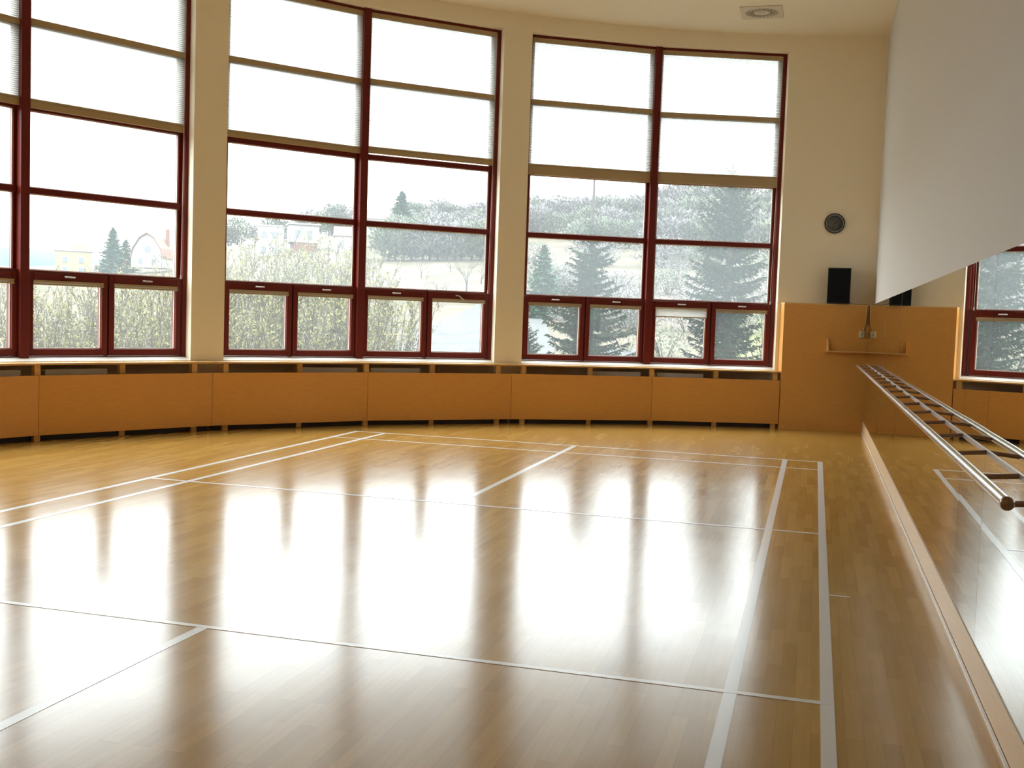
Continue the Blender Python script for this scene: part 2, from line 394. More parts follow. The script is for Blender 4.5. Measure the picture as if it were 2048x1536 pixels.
# ------------------------------------------------------------------ radiator covers below the windows
JOINT = [-99.3,-89.0,-78.4,-67.9,-57.25,-46.45,-35.72,-24.93,-15.25]
POSTS = [[-98.6,-94.2],[-89.0,-84.0,-79.6],[-77.4,-72.6],[-67.9,-62.9,-58.35],[-56.28,-51.25],[-46.5,-41.65,-36.7],[-34.75,-29.68],[-24.93,-20.05,-15.6]]
RADS = {0:(-93.5,-89.6),1:(-88.4,-85.0),2:(-72.3,-68.6),3:(-67.2,-63.6),4:(-51.0,-47.0),5:(-46.0,-42.4),6:(-29.4,-25.7),7:(-24.4,-20.9)}
RC_LAB = {2:'cut off by the left edge of the photo',3:'ending under the left cream pillar',4:'starting under the left cream pillar',5:'ending under the middle cream pillar',
          6:'starting under the middle cream pillar',7:'beside the tall corner panelling',0:'out of view at far left',1:'out of view at left'}
for k in range(2,8):
    a0,a1 = JOINT[k],JOINT[k+1]
    Mx,L = chord(a0,a1,RF)
    root = empty('radiator_cover', (*P((a0+a1)/2,RF),0), label='orange-brown wooden radiator cover '+RC_LAB[k], cat='radiator cover', group='radiator covers along the curved wall')
    MB(Mx).box(.002,L-.002,0,.02,.07,.757).build('front_panel', M['panel'], root, bevel=.002)
    ins = .0
    g_ = .008; q0 = [P(a0+g_,RF-.014),P(a1-g_,RF-.014),P(a1-g_,RW-.004),P(a0+g_,RW-.004)]
    MB().prism(q0, SILL-.023, SILL).build('top_board', M['sill'], root, bevel=.003)
    o = MB(Mx).box(.004,L-.004,.100,.112,0,.105).build('gap_shade', M['gap_shade'], root); o['label'] = 'dark board added for the shade in the gap under the cover'  # added board, its dark colour stands for shade in the gap
    for ap in POSTS[k]:
        Mp,lp = chord(ap-.17,ap+.17,RF+.006)
        pb = MB(Mp).box(0,lp,.0275,.09,0,SILL-.024)
        pb.build('post', M['panel_edge'], root)
    b0,b1 = RADS[k]
    Mr,Lr = chord(b0,b1,RW-.06)
    rr = empty('panel_radiator', (*P((b0+b1)/2,RW-.06),.12), label='white steel radiator behind the wooden cover '+RC_LAB[k], cat='radiator', group='radiators behind the covers')
    rb = MB(Mr)
    rb.box(0,Lr,-.055,-.035,.13,.80)
    for j in range(int(Lr/.05)): rb.box(j*.05+.012,j*.05+.038,-.062,-.055,.17,.76)
    rb.box(0,Lr,.02,.035,.13,.80)
    rb.build('radiator_panel', M['rad'], rr, bevel=.003)
    g = MB(Mr).box(0,Lr,-.06,.04,.795,.815)
    g.build('top_grille', M['rad'], rr)
    for x in (.15,Lr-.15): MB(Mr).box(x-.02,x+.02,-.02,.02,0,.13).build('foot', M['rad'], rr)

# ------------------------------------------------------------------ corner wainscot, mirror wall
A = Vector((*P(-15.2,RF),0)); B = Vector((XM,17.735,0))
exw = (B-A).normalized(); eyw = Vector((-exw.y,exw.x,0)); LW = (B-A).length
MW = Matrix(((exw.x,eyw.x,0,A.x),(exw.y,eyw.y,0,A.y),(0,0,1,0),(0,0,0,1)))
wz = 1.985
wroot = empty('trim_2', (A.x,A.y,0), kind='structure')
back0 = P(-15.2,RW-.003); a_b = math.degrees(math.asin((XM-CX)/RW))
poly = [(A.x,A.y),(B.x,B.y)] + arc(a_b,-15.2,RW-.003)
MB().prism(poly, 0, wz-.018).build('panelling', M['panel'], wroot)
off = -exw.cross(Vector((0,0,1)))
lp = [(A.x-eyw.x*.008,A.y-eyw.y*.008),(B.x-eyw.x*.008,B.y-eyw.y*.008)] + arc(a_b,-15.2,RW-.003)
o = MB().prism(lp, wz-.018, wz).build('ledge_board', M['panel_edge'], wroot); o['label'] = 'lighter edge board on top of the panelling'
# backing box of the mirrors
tag(MB().box(XM+.007, XW-.001, .3, P(a_b,RW)[1], 0, 1.967).build('trim_3', M['panel']), kind='structure')
bs = empty('baseboard_right', (XM,9,0), kind='structure')
MB().box(XM-.006, XM+.006, .3, 17.70, .012, .174).build('board', M['skirt'], bs, bevel=.002)
o = MB().box(XM-.020, XM-.007, .3, 17.70, 0, .009).build('sealing_strip', M['line'], bs); o['label'] = 'pale sealing strip along the floor'
y1 = 17.72; k = 0; first = None
seams = [17.72]
yy = 4.49+.803*16
ys = [4.49+.803*j for j in range(16,-6,-1)]
ys = [y for y in ys if y < 17.5]
ys = [17.731]+ys+[.31]
mirrors = []
rnd = random.Random(3)
for i in range(len(ys)-1):
    ya,yb_ = ys[i+1]+.0012, ys[i]-.0012
    if yb_-ya < .2: continue
    yc = (ya+yb_)/2
    rt_ = empty('wall_mirror', (XM,yc,.176), label='tall frameless mirror panel in the row along the right wall', cat='mirror', group='mirror panels along the right wall')
    MB().box(XM, XM+.006, ya, yb_, .176, 1.965).build('mirror_glass', M['mirror'], rt_)
    rt_.rotation_euler = (0, 0, rnd.uniform(-.0016,.0016))

# ballet barre
ZB, XB = 1.060, .495
bar = empty('ballet_barre', (XB,3.73,ZB), label='long chrome ballet barre on brackets along the mirror', cat='ballet barre')
MB().tube([(XB,3.735,ZB),(XB,10,ZB),(XB,17.25,ZB)], .021, 20, caps=False).build('rail', M['chrome'], bar)
capm = Matrix.Translation((XB,3.735,ZB)) @ Matrix.Rotation(R_(90),4,'X')
o = MB(capm).lathe([(.0225,-.012),(.0235,0),(.0225,.006),(.018,.010),(.0,.0115)],24).build('end_cap', M['chrome_brown_refl'], bar); o['label'] = 'chrome end cap coloured with a dark brown reflection'
capm2 = Matrix.Translation((XB,17.25,ZB)) @ Matrix.Rotation(R_(-90),4,'X')
MB(capm2).lathe([(.0225,-.012),(.0235,0),(.0225,.006),(.018,.010),(.0,.0115)],24).build('end_cap', M['chrome_brown_refl'], bar)
for j in range(17):
    y = 3.755 if j == 0 else 3.60+.82*j
    q = MB().tube([(XB+.015,y,ZB-.004),(XM-.005,y,ZB+.008)], .0105, 12)
    q.build('bracket', M['chrome_brown_refl'], bar)
o = MB().box(XM-.005, XM-.0005, 3.5, 17.4, ZB-.004, ZB+.020).build('wall_strip', M['alu'], bar, bevel=.001); o['label'] = 'flat grey metal strip on the mirror'

# shelf in the corner
s0 = .655; zs = 1.237
sh = empty('wall_shelf', tuple(MW @ Vector(((s0+LW)/2,0,zs))), label='small wooden shelf on the corner panelling beside the mirror', cat='shelf')
MB(MW).box(s0,LW-.004,-.13,-.002,zs,zs+.018).build('shelf_board', M['panel_edge'], sh, bevel=.002)
MB(MW).box(s0+.02,LW-.004,-.016,-.002,zs+.019,zs+.21).build('back_board', M['panel'], sh)
sb = MB(MW)
vs = [(s0+.02,-.128,zs+.019),(s0+.036,-.128,zs+.019),(s0+.036,-.017,zs+.019),(s0+.02,-.017,zs+.019),(s0+.02,-.03,zs+.205),(s0+.036,-.03,zs+.205),(s0+.036,-.017,zs+.205),(s0+.02,-.017,zs+.205)]
sb.add(vs, [(0,3,2,1),(4,5,6,7),(0,1,5,4),(1,2,6,5),(2,3,7,6),(3,0,4,7)]).build('side_bracket', M['panel_edge'], sh)

# socket and conduit
sx = 1.205; so = empty('wall_socket', tuple(MW @ Vector((sx,0,1.524))), label='small cream wall socket on the corner panelling below the loudspeaker', cat='socket')
MB(MW).box(sx-.042,sx+.042,-.026,-.0008,1.472,1.576).build('plate', M['socket'], so, bevel=.006)
o = MB(MW @ Matrix.Translation((sx,-.026,1.524)) @ Matrix.Rotation(R_(90),4,'X')).lathe([(.030,.0),(.030,.003),(.024,.004),(.023,-.0005),(0,-.0005)],20).build('outlet', M['socket'], so)
co = MB(MW).tube([(sx+.022,-.010,1.575),(sx+.022,-.012,1.62),(sx+.058,-.010,1.68),(sx+.058,-.010,1.98)], .008, 8)
tag(co.build('cable_conduit', M['conduit']), 'thin beige cable running down the corner panelling to the socket', 'cable')

# clock
ac = -11.59; Pc = Vector((*P(ac,RW-.002), 3.256))
nrm = (Vector((CX,CY,0))-Vector((Pc.x,Pc.y,0))).normalized(); exc = Vector((-nrm.y,nrm.x,0))
if exc.x < 0: exc = -exc
MC = Matrix(((exc.x,0,nrm.x,Pc.x),(exc.y,0,nrm.y,Pc.y),(0,1,0,Pc.z),(0,0,0,1)))
ck = empty('wall_clock', tuple(Pc), label='round dark wall clock on the cream wall above the loudspeaker', cat='clock')
MB(MC).lathe([(.150,0),(.160,.012),(.158,.032),(.148,.040),(.138,.034),(.136,.026)],48,caps=False).build('rim', M['rim'], ck)
MB(MC).lathe([(.137,.030),(.130,.033),(.127,.029),(.137,.0295)],48,caps=False).build('inner_ring', M['silver'], ck)
MB(MC).lathe([(.138,.010),(.138,.024),(0,.024)],48).build('dial', M['dial'], ck)
for ang,l,wd in ((-62,.065,.006),(170,.095,.004)):
    mt = MC @ Matrix.Rotation(R_(ang),4,'Z'); MB(mt).box(-wd,wd,-.015,l,.027,.029).build('hand', M['rim'], ck)
MB(MC).lathe([(.008,.0265),(.008,.031),(0,.032)],16).build('pin', M['rim'], ck)

# loudspeaker on the ledge
ms = Matrix.Translation((.205,17.735,wz)) @ Matrix.Rotation(R_(-9),4,'Z')
sp = empty('loudspeaker', (.205,17.735,wz), label='black loudspeaker box standing on the corner panelling ledge under the clock', cat='loudspeaker')
cb = MB(ms).prism([(-.175,-.14),(.175,-.14),(.14,.125),(-.14,.125)], .001, .562)
cb.build('cabinet', M['black'], sp, bevel=.008)
MB(ms).box(-.163,.163,-.152,-.141,.02,.545).build('grille', M['black_cloth'], sp, bevel=.005)
MB(ms).tube([(.10,.128,.06),(.16,.15,.02),(.24,.145,.005),(.33,.16,.004),(.40,.13,.004)], .004, 6).build('speaker_cable', M['black'], sp)

# ceiling vent
vx,vy = -1.11,16.33; ve = empty('ceiling_vent', (vx,vy,H), label='square ceiling vent with a ring of swirl slots', cat='vent')
MB().box(vx-.30,vx+.30,vy-.32,vy+.32,H-.012,H-.0005).build('plate', M['vent'], ve, bevel=.004)
sl = MB()
for j in range(24):
    mt = Matrix.Translation((vx,vy,H-.0125)) @ Matrix.Rotation(R_(15*j),4,'Z') @ Matrix.Translation((.17,0,0)) @ Matrix.Rotation(R_(38),4,'Z')
    sl.box(-.075,.075,-.010,.010,-.003,.0,M=mt)
sl.build('swirl_slots', M['vent_slot'], ve)
MB(Matrix.Translation((vx,vy,H-.013))).lathe([(.045,-.004),(.045,0),(.0,0.0)],20).build('hub', M['vent'], ve)

#EXT-BEGIN
# ------------------------------------------------------------------ the slope outside
def az_of(u):                                          # compass direction (radians from +y) of an image column near the horizon
    v = 645; d = fw + rt*((u-1024)/F) - up*((v-768)/F)
    return math.atan2(d.x, d.y)
def lerp(t, tab):
    if t <= tab[0][0]: return tab[0][1]
    for (a,b),(c,d) in zip(tab, tab[1:]):
        if t <= c: return b+(d-b)*(t-a)/(c-a)
    return tab[-1][1]
RIDGE = [(-75,.02),(-41,.028),(-36,.034),(-31,.052),(-27,.066),(-23,.074),(-19,.080),(-11,.088),(-4,.097),(2,.104),(25,.11)]
def gz(x, y):
    dx,dy = x-CAMP.x, y-CAMP.y; r = math.hypot(dx,dy); az = math.degrees(math.atan2(dx,dy))
    E = lerp(az, RIDGE)
    e = lerp(r, [(10,-.36),(22,-.155),(40,-.066),(60,-.020),(85,.012),(190,E),(260,E-.01),(420,E-.04)])
    bump = .25*math.sin(x*.11+1.3)*math.sin(y*.083) + .12*math.sin(x*.31)*math.cos(y*.27)
    return CAMP.z + r*e + bump*min(1,r/60)
def polar(az, r): return (CAMP.x + r*math.sin(az), CAMP.y + r*math.cos(az))
rs = [12,16,20,25,30,36,42,48,54,60,66,74,82,92,104,118,132,148,164,178,190,205,225,260,320,420]
azs = [R_(-130+2.5*k) for k in range(75)]
vs = []; fs = []
for r in rs:
    for a in azs: x,y = polar(a,r); vs.append((x,y,gz(x,y)))
nA = len(azs)
for i in range(len(rs)-1):
    for k in range(nA-1): fs.append((i*nA+k, (i+1)*nA+k, (i+1)*nA+k+1, i*nA+k+1))
o = MB().add(vs, fs, True).build('hillside_ground', M['meadow']); tag(o, kind='structure')
def drape(name, mt, tab, r0, lift):
    """ground patch between r0 and an outer edge given per image column"""
    us = [tab[0][0]+(tab[-1][0]-tab[0][0])*k/24 for k in range(25)]; n = 10
    vs = []; fs = []
    for u in us:
        a = az_of(u); r1 = lerp(u, tab)
        for j in range(n+1): x,y = polar(a, r0+(r1-r0)*j/n); vs.append((x,y,gz(x,y)+lift))
    for i in range(24):
        for j in range(n): fs.append((i*(n+1)+j, i*(n+1)+j+1, (i+1)*(n+1)+j+1, (i+1)*(n+1)+j))
    o = MB().add(vs, fs, True).build(name, mt); tag(o, kind='structure'); return o
drape('gravel_road', M['gravel'], [(760,50),(860,66),(985,89),(1050,84),(1085,74),(1110,58)], 44, .10)
drape('pavement', M['gravel'], [(1165,57),(1300,57)], 46, .12)
drape('lawn', M['lawn'], [(1440,62),(1500,82),(1600,100),(1700,100)], 24, .10)
# distant hill at far left, blue haze put into its colour
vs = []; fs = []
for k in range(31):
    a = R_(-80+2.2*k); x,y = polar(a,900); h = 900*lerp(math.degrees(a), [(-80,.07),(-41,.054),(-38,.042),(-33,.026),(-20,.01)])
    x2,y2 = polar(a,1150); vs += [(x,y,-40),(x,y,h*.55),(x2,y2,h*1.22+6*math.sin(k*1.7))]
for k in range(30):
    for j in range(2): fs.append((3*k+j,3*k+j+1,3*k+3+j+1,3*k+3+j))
o = MB().add(vs, fs, True).build('distant_hill', M['far_hill_haze']); tag(o, kind='structure')

# ------------------------------------------------------------------ plants
def quad(mb, p, d, n, l, w):
    """tapered leaf / needle spray from p along d"""
    s = d.cross(n); s = s.normalized()*w if s.length > 1e-6 else Vector((w,0,0))
    mb.add([p-s*.5, p+s*.5, p+d*l*.6+s*.45, p+d*l, p+d*l*.6-s*.45], [(0,1,2,3,4)])
def rv(r): 
    v = Vector((r.gauss(0,1),r.gauss(0,1),r.gauss(0,1))); return v.normalized()
def spruce(name, h, prof, seed, nwh, nbr, step, qn, ql, qw, fm, bare_top=.0, **tags):
    """prof(t): branch length at relative height t"""
    r = random.Random(seed); root = empty(name, (0,0,0), **tags)
    tk = MB().tube([(0,0,-.4),(.01,0,h*.3),(0,.01,h*.7),(0,0,h)], [h*.019,h*.014,h*.010,h*.0032], 8); 
    fo = MB(); br = MB()
    for k in range(nwh):
        t = .06+.93*(k/nwh)**.95; z = h*t; L0 = prof(t)
        for b in range(nbr):
            ph = 2*math.pi*(b/nbr)+r.uniform(-.35,.35)+k*1.1; L = L0*r.uniform(.65,1.15)
            if L < .04*h/7: continue
            zz = z+r.uniform(-.5,.5)*h/nwh; pts = []
            rise = .55 if t > .75 else .12
            for q in range(7):
                s = q/6; pts.append(Vector((math.cos(ph)*L*s, math.sin(ph)*L*s, zz + L*(rise*s-.42*s*(1-t*.6)+.34*s*s))))
            br.tube(pts, [max(.003,.013*h/7*(1-s/6.5)) for s in range(7)], 4, caps=False)
            if t > 1-bare_top and r.random() < .75: continue
            n = max(3,int(L/step))
            for q in range(n):
                s = .12+.88*q/n; i = min(5,int(s*6)); p = pts[i].lerp(pts[i+1], s*6-i); dr = (pts[i+1]-pts[i]).normalized()
                side = Vector((-dr.y,dr.x,0))
                for w in range(qn):
                    d = (dr*r.uniform(.2,.9) + side*r.uniform(-1,1) + Vector((0,0,-1))*r.uniform(-.1,.9)).normalized()
                    k_ = min(1,.25+L/(.13*h)); quad(fo, p, d, rv(r), ql*k_*r.uniform(.5,1.2)*(1-.4*s), qw*r.uniform(.6,1.2)*min(1,k_+.2))
    tk.build('trunk', M['bark'], root); br.build('branches', M['bark'], root); fo.build('needles', fm, root)
    return root
def place(o, u, r, ztop=None, h=None, rz=0, sink=.1, sxy=1.):
    x,y = polar(az_of(u), r); z = gz(x,y)-sink
    o.location = (x,y,z); o.rotation_euler = (0,0,rz)
    if h: 
        s = (ztop-z)/h; o.scale = (s*sxy,s*sxy,s)
    return o
def ztop(u, v, r):
    d = fw + rt*((u-1024)/F) - up*((v-768)/F); return CAMP.z + d.z*r/math.hypot(d.x,d.y)

s1 = spruce('spruce_tree', 7.4, lambda t: lerp(t,[(0,1.3),(.43,1.18),(.52,1.05),(.6,.74),(.66,.62),(.74,.58),(.79,.34),(.83,.12),(.86,.05),(1,.02)]), 11, 40, 8, .06, 6, .22, .036, M['needles'], .17,
            label='spruce with a thin bare top outside the left half of the right-hand window', cat='tree')
place(s1, 1178, 26, ztop(1207,352,26), 7.4)
s2 = spruce('spruce_tree', 7.6, lambda t: lerp(t,[(0,1.0),(.45,.98),(.55,1.0),(.66,.98),(.76,.80),(.87,.52),(1,.10)]), 23, 36, 8, .07, 6, .25, .036, M['needles'], .0,
            label='dark spruce outside the rightmost window, beside the lawn', cat='tree')
place(s2, 1452, 25, ztop(1462,330,25), 7.6)
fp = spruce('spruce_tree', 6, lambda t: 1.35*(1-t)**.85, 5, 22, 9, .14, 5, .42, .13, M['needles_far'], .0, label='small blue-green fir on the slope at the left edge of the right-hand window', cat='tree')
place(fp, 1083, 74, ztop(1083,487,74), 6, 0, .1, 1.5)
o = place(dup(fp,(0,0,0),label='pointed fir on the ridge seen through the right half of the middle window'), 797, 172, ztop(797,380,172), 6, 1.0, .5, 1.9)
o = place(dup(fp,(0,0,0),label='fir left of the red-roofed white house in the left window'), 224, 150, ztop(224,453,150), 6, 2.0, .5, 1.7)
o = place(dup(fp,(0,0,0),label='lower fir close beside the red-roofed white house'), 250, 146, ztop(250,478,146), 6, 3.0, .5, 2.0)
o = place(dup(fp,(0,0,0),label='slender dark conifer behind the bare-topped spruce'), 1165, 60, ztop(1165,492,60), 6, 4.0, .3, .55)

def bare(mb, r, p, d, l, rad, depth, spread):
    q = p + d*l; m = p.lerp(q,.5)+rv(r)*l*.06
    mb.tube([p,m,q], [rad,rad*.85,rad*.65], 4 if depth > 2 else 3, caps=False)
    if depth == 0: return
    for k in range(r.choice((2,3)) if depth > 1 else 3):
        nd = (d + rv(r)*spread + Vector((0,0,.18))).normalized(); bare(mb, r, q if k else m.lerp(q,.6), nd, l*r.uniform(.58,.82), rad*.55, depth-1, spread)
def bare_tree(seed, h, mt, trunk_l=.28, depth=5, spread=.75, **tags):
    r = random.Random(seed); root = empty('bare_tree', (0,0,0), **tags)
    tk = MB().tube([(0,0,-.3),(0,0,h*trunk_l)], [h*.022,h*.016], 6); b = MB()
    for k in range(4): bare(b, r, Vector((0,0,h*trunk_l*(.75+.08*k))), (Vector((0,0,.75))+rv(r)*.7).normalized(), h*.24, h*.010, depth-1, spread)
    tk.build('trunk', M['bark'], root); b.build('crown', mt, root); return root
og = 'bare trees standing on the meadow slope'
spots = [(931,97,495,'bare fruit tree standing alone on the dry meadow in the middle window'),(776,78,520,'bare tree at the left end of the meadow, next to the window post'),
         (875,80,545,'small bare tree just right of the little shed'),(960,112,495,'bare tree at the right end of the meadow in the middle window'),
         (840,118,505,'thin bare tree in the middle of the meadow above the shed'),(898,128,490,'thin bare tree near the wood edge above the meadow'),
         (1265,66,585,'bare sapling low on the slope right of the bare-topped spruce'),(1345,110,470,'bare tree on the slope left of the dark spruce'),(1530,60,590,'bare sapling by the lawn at the right edge of the rightmost window')]
protos = [bare_tree(41,4,M['bark']), bare_tree(42,4,M['bark'],.22,5,.9)]
for i,(u,r,v,lab) in enumerate(spots):
    o = protos[i] if i < 2 else dup(protos[i%2],(0,0,0))
    tag(o, lab, 'tree'); place(o, u, r, ztop(u,v,r), 4, i*1.3)

# wood along the ridge
def wood_tree(seed, mt):
    r = random.Random(seed); root = empty('deciduous_tree', (0,0,0), label='bare grey tree in the wood along the hill ridge', cat='tree', group='wood on the hill ridge')
    MB().tube([(0,0,-.4),(.05,0,2.0),(0,.05,4.0)], [.12,.09,.03], 5).build('trunk', M['bark'], root)
    c = MB()
    for k in range(1300):
        p = rv(r)*r.random()**.4; p = Vector((p.x*1.7,p.y*1.7,2.75+p.z*2.25))
        d = (Vector((p.x*.5,p.y*.5,.9))+rv(r)*.6).normalized(); quad(c, p, d, rv(r), r.uniform(.25,.65), r.uniform(.06,.15))
    c.build('crown', mt, root); return root
wp = [wood_tree(60+k, M['twig'] if k%2 == 0 else M['twig_green']) for k in range(4)]
r = random.Random(9); n = 0
SKY = [(430,470),(520,452),(620,450),(700,440),(760,436),(850,425),(930,408),(985,404),(1060,402),(1130,398),(1190,382),(1240,398),(1290,380),(1340,368),(1420,366),(1480,376),(1560,372)]
for row,(rr,nn,dv) in enumerate(((204,40,-4),(192,40,6),(176,36,28),(160,34,50),(146,30,72))):
    for k in range(nn):
        u = 640 + (1590-640)*(k+r.uniform(.1,.9))/nn if row else 440+(1590-440)*(k+r.uniform(.1,.9))/nn
        if row == 4: u = 745+(u-640)*.26 if k%2 else 1300+(u-640)*.29
        if row == 3 and 1000 < u < 1150: u -= 160
        if 1285 < u < 1300 or 985 < u < 1050: u += 20
        if abs(u-692) < 78 and 138 < rr < 182: continue
        if abs(u-752) < 46 and rr > 180: u = 812+(u-752)*.3
        zt = ztop(u, lerp(u,SKY)+dv+r.uniform(-8,14), rr)
        x,y = polar(az_of(u),rr)
        if zt-gz(x,y) < 3.5: zt = gz(x,y)+r.uniform(3.5,5.5)
        o = wp[n] if n < 4 else dup(wp[r.randrange(4)],(0,0,0)); n += 1
        place(o, u, rr, zt, 4.95, r.uniform(0,6), .3, 1.45)

# willow thicket in front of the left and middle windows
def willow(seed):
    r = random.Random(seed); root = empty('willow_shrub', (0,0,0), label='tall yellow-green willow shrub in the thicket outside the left and middle windows', cat='shrub', group='willow thicket')
    st = MB(); lf = MB()
    for k in range(8):
        a = r.uniform(0,6.28); p = Vector((math.cos(a)*r.uniform(0,.5),math.sin(a)*r.uniform(0,.5),-.2)); d = Vector((math.cos(a)*r.uniform(0,.35),math.sin(a)*r.uniform(0,.35),1)).normalized()
        L = r.uniform(2.6,5.2); pts = [p+d*L*s/6+rv(r)*.06*s/3 for s in range(7)]
        st.tube(pts, [.042*(1-s/7.5) for s in range(7)], 4, caps=False)
        for q in range(16):
            s = r.uniform(.15,1); i = min(5,int(s*6)); b = pts[i].lerp(pts[i+1],s*6-i); dd = (d*.8+rv(r)*.55).normalized(); l2 = r.uniform(.5,1.2)*(1.2-s*.5)
            e = b+dd*l2; st.tube([b,b.lerp(e,.5)+rv(r)*.04,e], [.010,.007,.003], 3, caps=False)
            for w in range(9):
                c = b.lerp(e, r.uniform(.15,1.05))+rv(r)*.05; quad(lf, c, (dd+rv(r)*.8).normalized(), rv(r), r.uniform(.06,.13), r.uniform(.028,.055))
    st.build('stems', M['willow_stem'], root); lf.build('buds', M['willow'], root); return root
wl = [willow(80+k) for k in range(4)]
TH = [(-60,520),(60,545),(200,520),(330,512),(450,500),(560,470),(640,462),(700,470),(760,505),(830,570)]
n = 0
for rr,u0,u1,nn,dv in ((33,-40,800,17,45),(40,-40,830,17,18),(48,-40,760,15,0),(58,300,760,10,-4),(29,-30,700,11,90)):
    for k in range(nn):
        u = u0+(u1-u0)*(k+r.uniform(.15,.85))/nn
        o = wl[n] if n < 4 else dup(wl[r.randrange(4)],(0,0,0)); n += 1
        v = lerp(u,TH)+dv+r.uniform(-10,25)
        place(o, u, rr, ztop(u,v,rr), 5.0, r.uniform(0,6), .2, 1.0)
# low bushes under the spruces and by the lawn
def bush(seed, mt, lab):
    r = random.Random(seed); root = empty('low_bush', (0,0,0), label=lab, cat='shrub')
    c = MB(); st = MB()
    for k in range(9):
        a = r.uniform(0,6.28); st.tube([(0,0,-.1),(math.cos(a)*.3,math.sin(a)*.3,.5),(math.cos(a)*.6,math.sin(a)*.6,.9)], [.02,.014,.005], 4, caps=False)
    for k in range(1100):
        p = rv(r)*r.random()**.35; p = Vector((p.x*.95,p.y*.95,.55+p.z*.5)); quad(c, p, (rv(r)+Vector((0,0,.4))).normalized(), rv(r), r.uniform(.05,.13), r.uniform(.012,.03))
    st.build('stems', M['bark'], root); c.build('foliage', mt, root); return root
b = bush(1330, M['twig_green'], 'grey-green bush under the half-drawn casement blind'); place(b, 1330, 54, ztop(1330,650,54), 1.05, 1, .1, 1.0)
place(dup(s2,(0,0,0),label='young spruce at the lower left corner of the right-hand window, partly behind the middle pillar'), 1050, 24, ztop(1050,640,24), 7.6, 2.1, .1, 1.35)
for k,(u,rr,v,lab) in enumerate(((1534,40,612,'yellow-green willow bush at the right edge of the rightmost window'),(1256,56,655,'yellow-green willow bush low on the slope, right of the bare-topped spruce'))):
    b = dup(wl[k],(0,0,0),label=lab); del b['group']; place(b, u, rr, ztop(u,v,rr), 5.0, k*2., .2, 1.0)
sg = 'scrub on the slope'
sp = [bush(300+k, M[('twig','twig_green','twig')[k]], 'bare grey-brown scrub bush on the slope in the right-hand window') for k in range(3)]
for b in sp: b['group'] = sg
r = random.Random(21)
for k in range(46):
    u = 1058+500*(k+r.uniform(0,1))/46; rr = r.choice((70,80,92,104,120,134)); b = sp[k] if k < 3 else dup(sp[k%3],(0,0,0))
    if 1060 < u < 1110 and rr < 86: rr = 104
    x,y = polar(az_of(u),rr); place(b, u, rr, gz(x,y)+rr*r.uniform(.018,.03), 1.05, r.uniform(0,6), .1, 1.1)
# ------------------------------------------------------------------ houses on the slope
def at(u, r, rz, lift=0): 
    x,y = polar(az_of(u), r); return Matrix.Translation((x,y,gz(x,y)-.3+lift)) @ Matrix.Rotation(-az_of(u)+rz,4,'Z')
def win(mb_list, Mx, x, y, z, w, h, par):
    fr = MB(Mx).box(x-w/2-.06,x+w/2+.06,y-.05,y+.02,z-.06,z+h+.06).build('window_frame', M['house_white'], par)
    MB(Mx).box(x-w/2,x+w/2,y-.07,y-.052,z,z+h).build('pane', M['dark_pane'], fr)
# white house, gambrel roof, gable towards us
m = at(292,140,R_(-24),1.0); hs = empty('house', tuple(m.translation), label='white house with a red gambrel roof on the hill in the left window', cat='house')
gw = 2.0; e0 = 2.55
sec = [(-gw,0),(gw,0),(gw,1.3),(gw*.86,2.3),(gw*.45,3.6),(0,4.15),(-gw*.45,3.6),(-gw*.86,2.3),(-gw,1.3)]
nS = len(sec); b = MB(m); b.add([(x,0,z) for x,z in sec]+[(x,4.2,z) for x,z in sec], [tuple(range(nS)),tuple(range(nS,2*nS))[::-1]]+[((i+1)%nS,i,i+nS,(i+1)%nS+nS) for i in range(nS)])
b.build('wall', M['house_white'], hs)
rf = MB(m); so_ = [(gw+.14,1.2),(gw*.90,2.42),(gw*.46,3.74),(0,4.32),(-gw*.46,3.74),(-gw*.90,2.42),(-gw-.14,1.2)]; si = [(gw+.02,1.2),(gw*.87,2.33),(gw*.45,3.62),(0,4.17),(-gw*.45,3.62),(-gw*.87,2.33),(-gw-.02,1.2)]
pr = so_+si[::-1]; k = len(pr)
vs = [(x,-.25,z) for x,z in pr]+[(x,4.45,z) for x,z in pr]; fs = []
for i in range(6): fs += [(i,i+1,k-2-i,k-1-i),(k+i,k+k-1-i,k+k-2-i,k+i+1)]
for i in range(k): fs.append((i,i+k,(i+1)%k+k,(i+1)%k))
rf.add(vs, fs).build('roof', M['roof_red'], hs)
win(None,m,.1,0,1.9,.75,.7,hs); win(None,m,-.8,0,.5,.55,.6,hs); win(None,m,.9,0,.5,.55,.6,hs)
MB(m).box(1.2,1.6,2.6,3.0,2.8,4.9).build('chimney', M['roof_red'], hs)
# low yellow block
m = at(146,150,0); hs = empty('house', tuple(m.translation), label='pale yellow flat-roofed house near the left edge of the left window', cat='house')
MB(m).box(-2.2,2.2,0,4,0,3.1).build('wall', M['house_yellow'], hs); MB(m).box(-2.3,2.3,-.1,4.1,3.1,3.3).build('roof', M['roof_grey'], hs); MB(m).box(-.5,1.6,.5,3.5,3.3,3.9).build('attic_wall', M['house_yellow'], hs)
for x,z in ((-1.0,1.7),(.9,1.7),(.9,.4),(-1.0,.4)): win(None,m,x,0,z,.55,.65,hs)
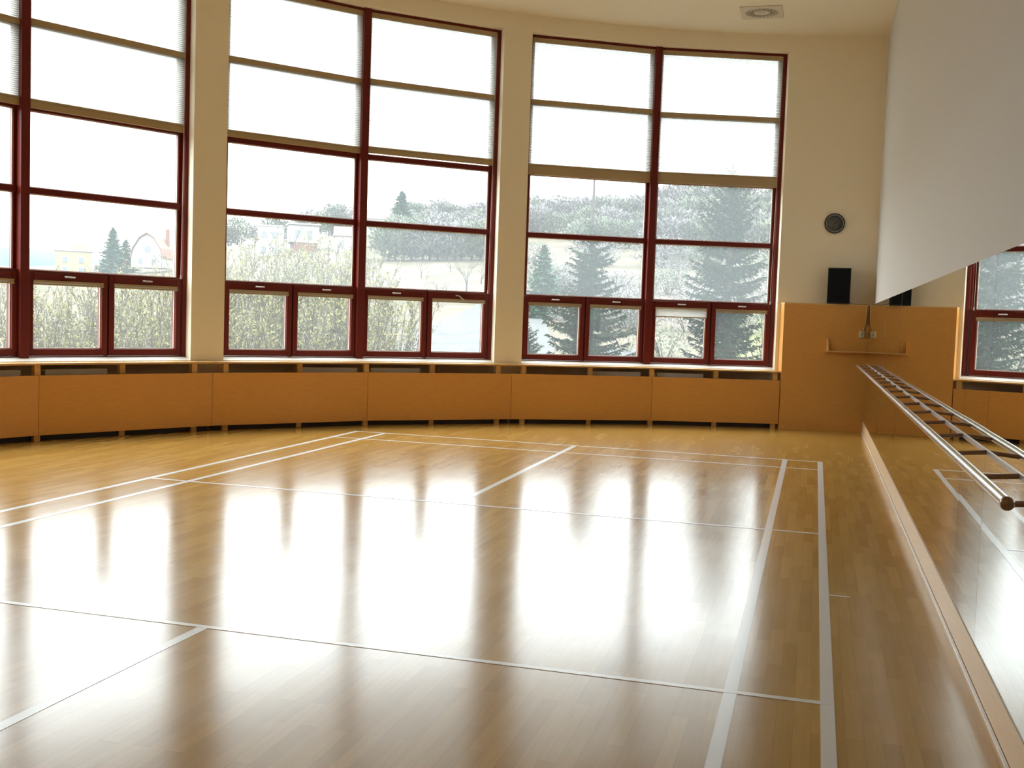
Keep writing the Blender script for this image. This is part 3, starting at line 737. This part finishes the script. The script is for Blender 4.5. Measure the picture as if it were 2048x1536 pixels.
# pair of white modern houses
m = at(543,160,R_(-6)); hs = empty('house', tuple(m.translation), label='white cube house on the hill in the middle window, left one', cat='house')
MB(m).box(-2.2,1.2,0,4,0,4.3).build('wall', M['house_white'], hs); MB(m).box(-2.3,1.3,-.1,4.1,4.3,4.5).build('roof', M['roof_grey'], hs)
for x,z in ((.2,.5),(.2,2.6),(-1.3,2.6),(-1.3,.5)): win(None,m,x,0,z,.7,.9,hs)
m = at(603,163,R_(8)); hs = empty('house', tuple(m.translation), label='white house with a flat roof and brown ground floor, right beside the cube house', cat='house')
MB(m).box(-1.9,2.3,0,4,1.6,4.2).build('wall', M['house_white'], hs); MB(m).box(-1.4,2.1,.1,4,0,1.6).build('ground_floor_wall', M['roof_red'], hs); MB(m).box(-2.1,2.5,-.3,4.2,4.2,4.4).build('roof', M['roof_grey'], hs)
win(None,m,-.8,0,2.4,.8,1.0,hs); win(None,m,.9,0,2.4,.8,1.0,hs)
def gable_house(u, r, rz, w, d, h, hr, lab):
    m = at(u,r,rz); hs = empty('house', tuple(m.translation), label=lab, cat='house')
    MB(m).box(-w,w,0,d,0,h).build('wall', M['house_white'], hs)
    MB(m).add([(-w-.2,-.2,h),(w+.2,-.2,h),(w+.2,d+.2,h),(-w-.2,d+.2,h),(-w-.2,d/2,h+hr),(w+.2,d/2,h+hr)], [(0,3,2,1),(0,1,5,4),(2,3,4,5),(0,4,3),(1,2,5)]).build('roof', M['roof_red'], hs)
    for x in (-w*.5,w*.5): win(None,m,x,0,h*.4,.6,.7,hs)
gable_house(692,160,0,1.9,4,2.6,1.5,'small house with a red roof left of the middle window post')
gable_house(752,186,0,2.3,4,2.9,1.7,'red-roofed house right of the middle window post, left of the pointed fir')
# little shed on the meadow
m = at(850,90,R_(10)); hs = empty('garden_shed', tuple(m.translation), label='little dark shed with a pale flat roof on the meadow', cat='shed')
MB(m).box(-.52,.55,0,.9,0,1.15).build('wall', M['shed'], hs); MB(m).box(-.72,.72,-.2,1.1,1.15,1.25).build('roof', M['house_white'], hs); MB(m).box(.16,.40,-.03,-.005,.2,1.08).build('door', M['house_white'], hs)
#EXT-END

# ------------------------------------------------------------------ light: an overcast sky
wd = bpy.data.worlds.new('overcast_sky'); SC.world = wd; wd.use_nodes = True
bg = wd.node_tree.nodes['Background']; bg.inputs[0].default_value = (.91,.965,1,1); 
wt = wd.node_tree; tc = wt.nodes.new('ShaderNodeTexCoord'); sx = wt.nodes.new('ShaderNodeSeparateXYZ')
mm = wt.nodes.new('ShaderNodeMath'); mm.operation = 'MAXIMUM'; mm.inputs[1].default_value = 0
ma = wt.nodes.new('ShaderNodeMath'); ma.operation = 'MULTIPLY_ADD'; ma.inputs[1].default_value = 4.6; ma.inputs[2].default_value = 1.40   # overcast: zenith brighter than horizon
wt.links.new(tc.outputs['Generated'], sx.inputs[0]); wt.links.new(sx.outputs[2], mm.inputs[0]); wt.links.new(mm.outputs[0], ma.inputs[0]); wt.links.new(ma.outputs[0], bg.inputs[1])
SC.view_settings.view_transform = 'Standard'; SC.view_settings.look = 'None'; SC.view_settings.gamma = 1; SC.view_settings.use_curve_mapping = False
SC.view_settings.exposure = 1.62
SC.cycles.max_bounces = 10; SC.cycles.diffuse_bounces = 8; SC.cycles.glossy_bounces = 5; SC.cycles.transparent_max_bounces = 16; SC.cycles.transmission_bounces = 6
SC.cycles.caustics_reflective = False; SC.cycles.caustics_refractive = False
SC.cycles.sample_clamp_indirect = 4
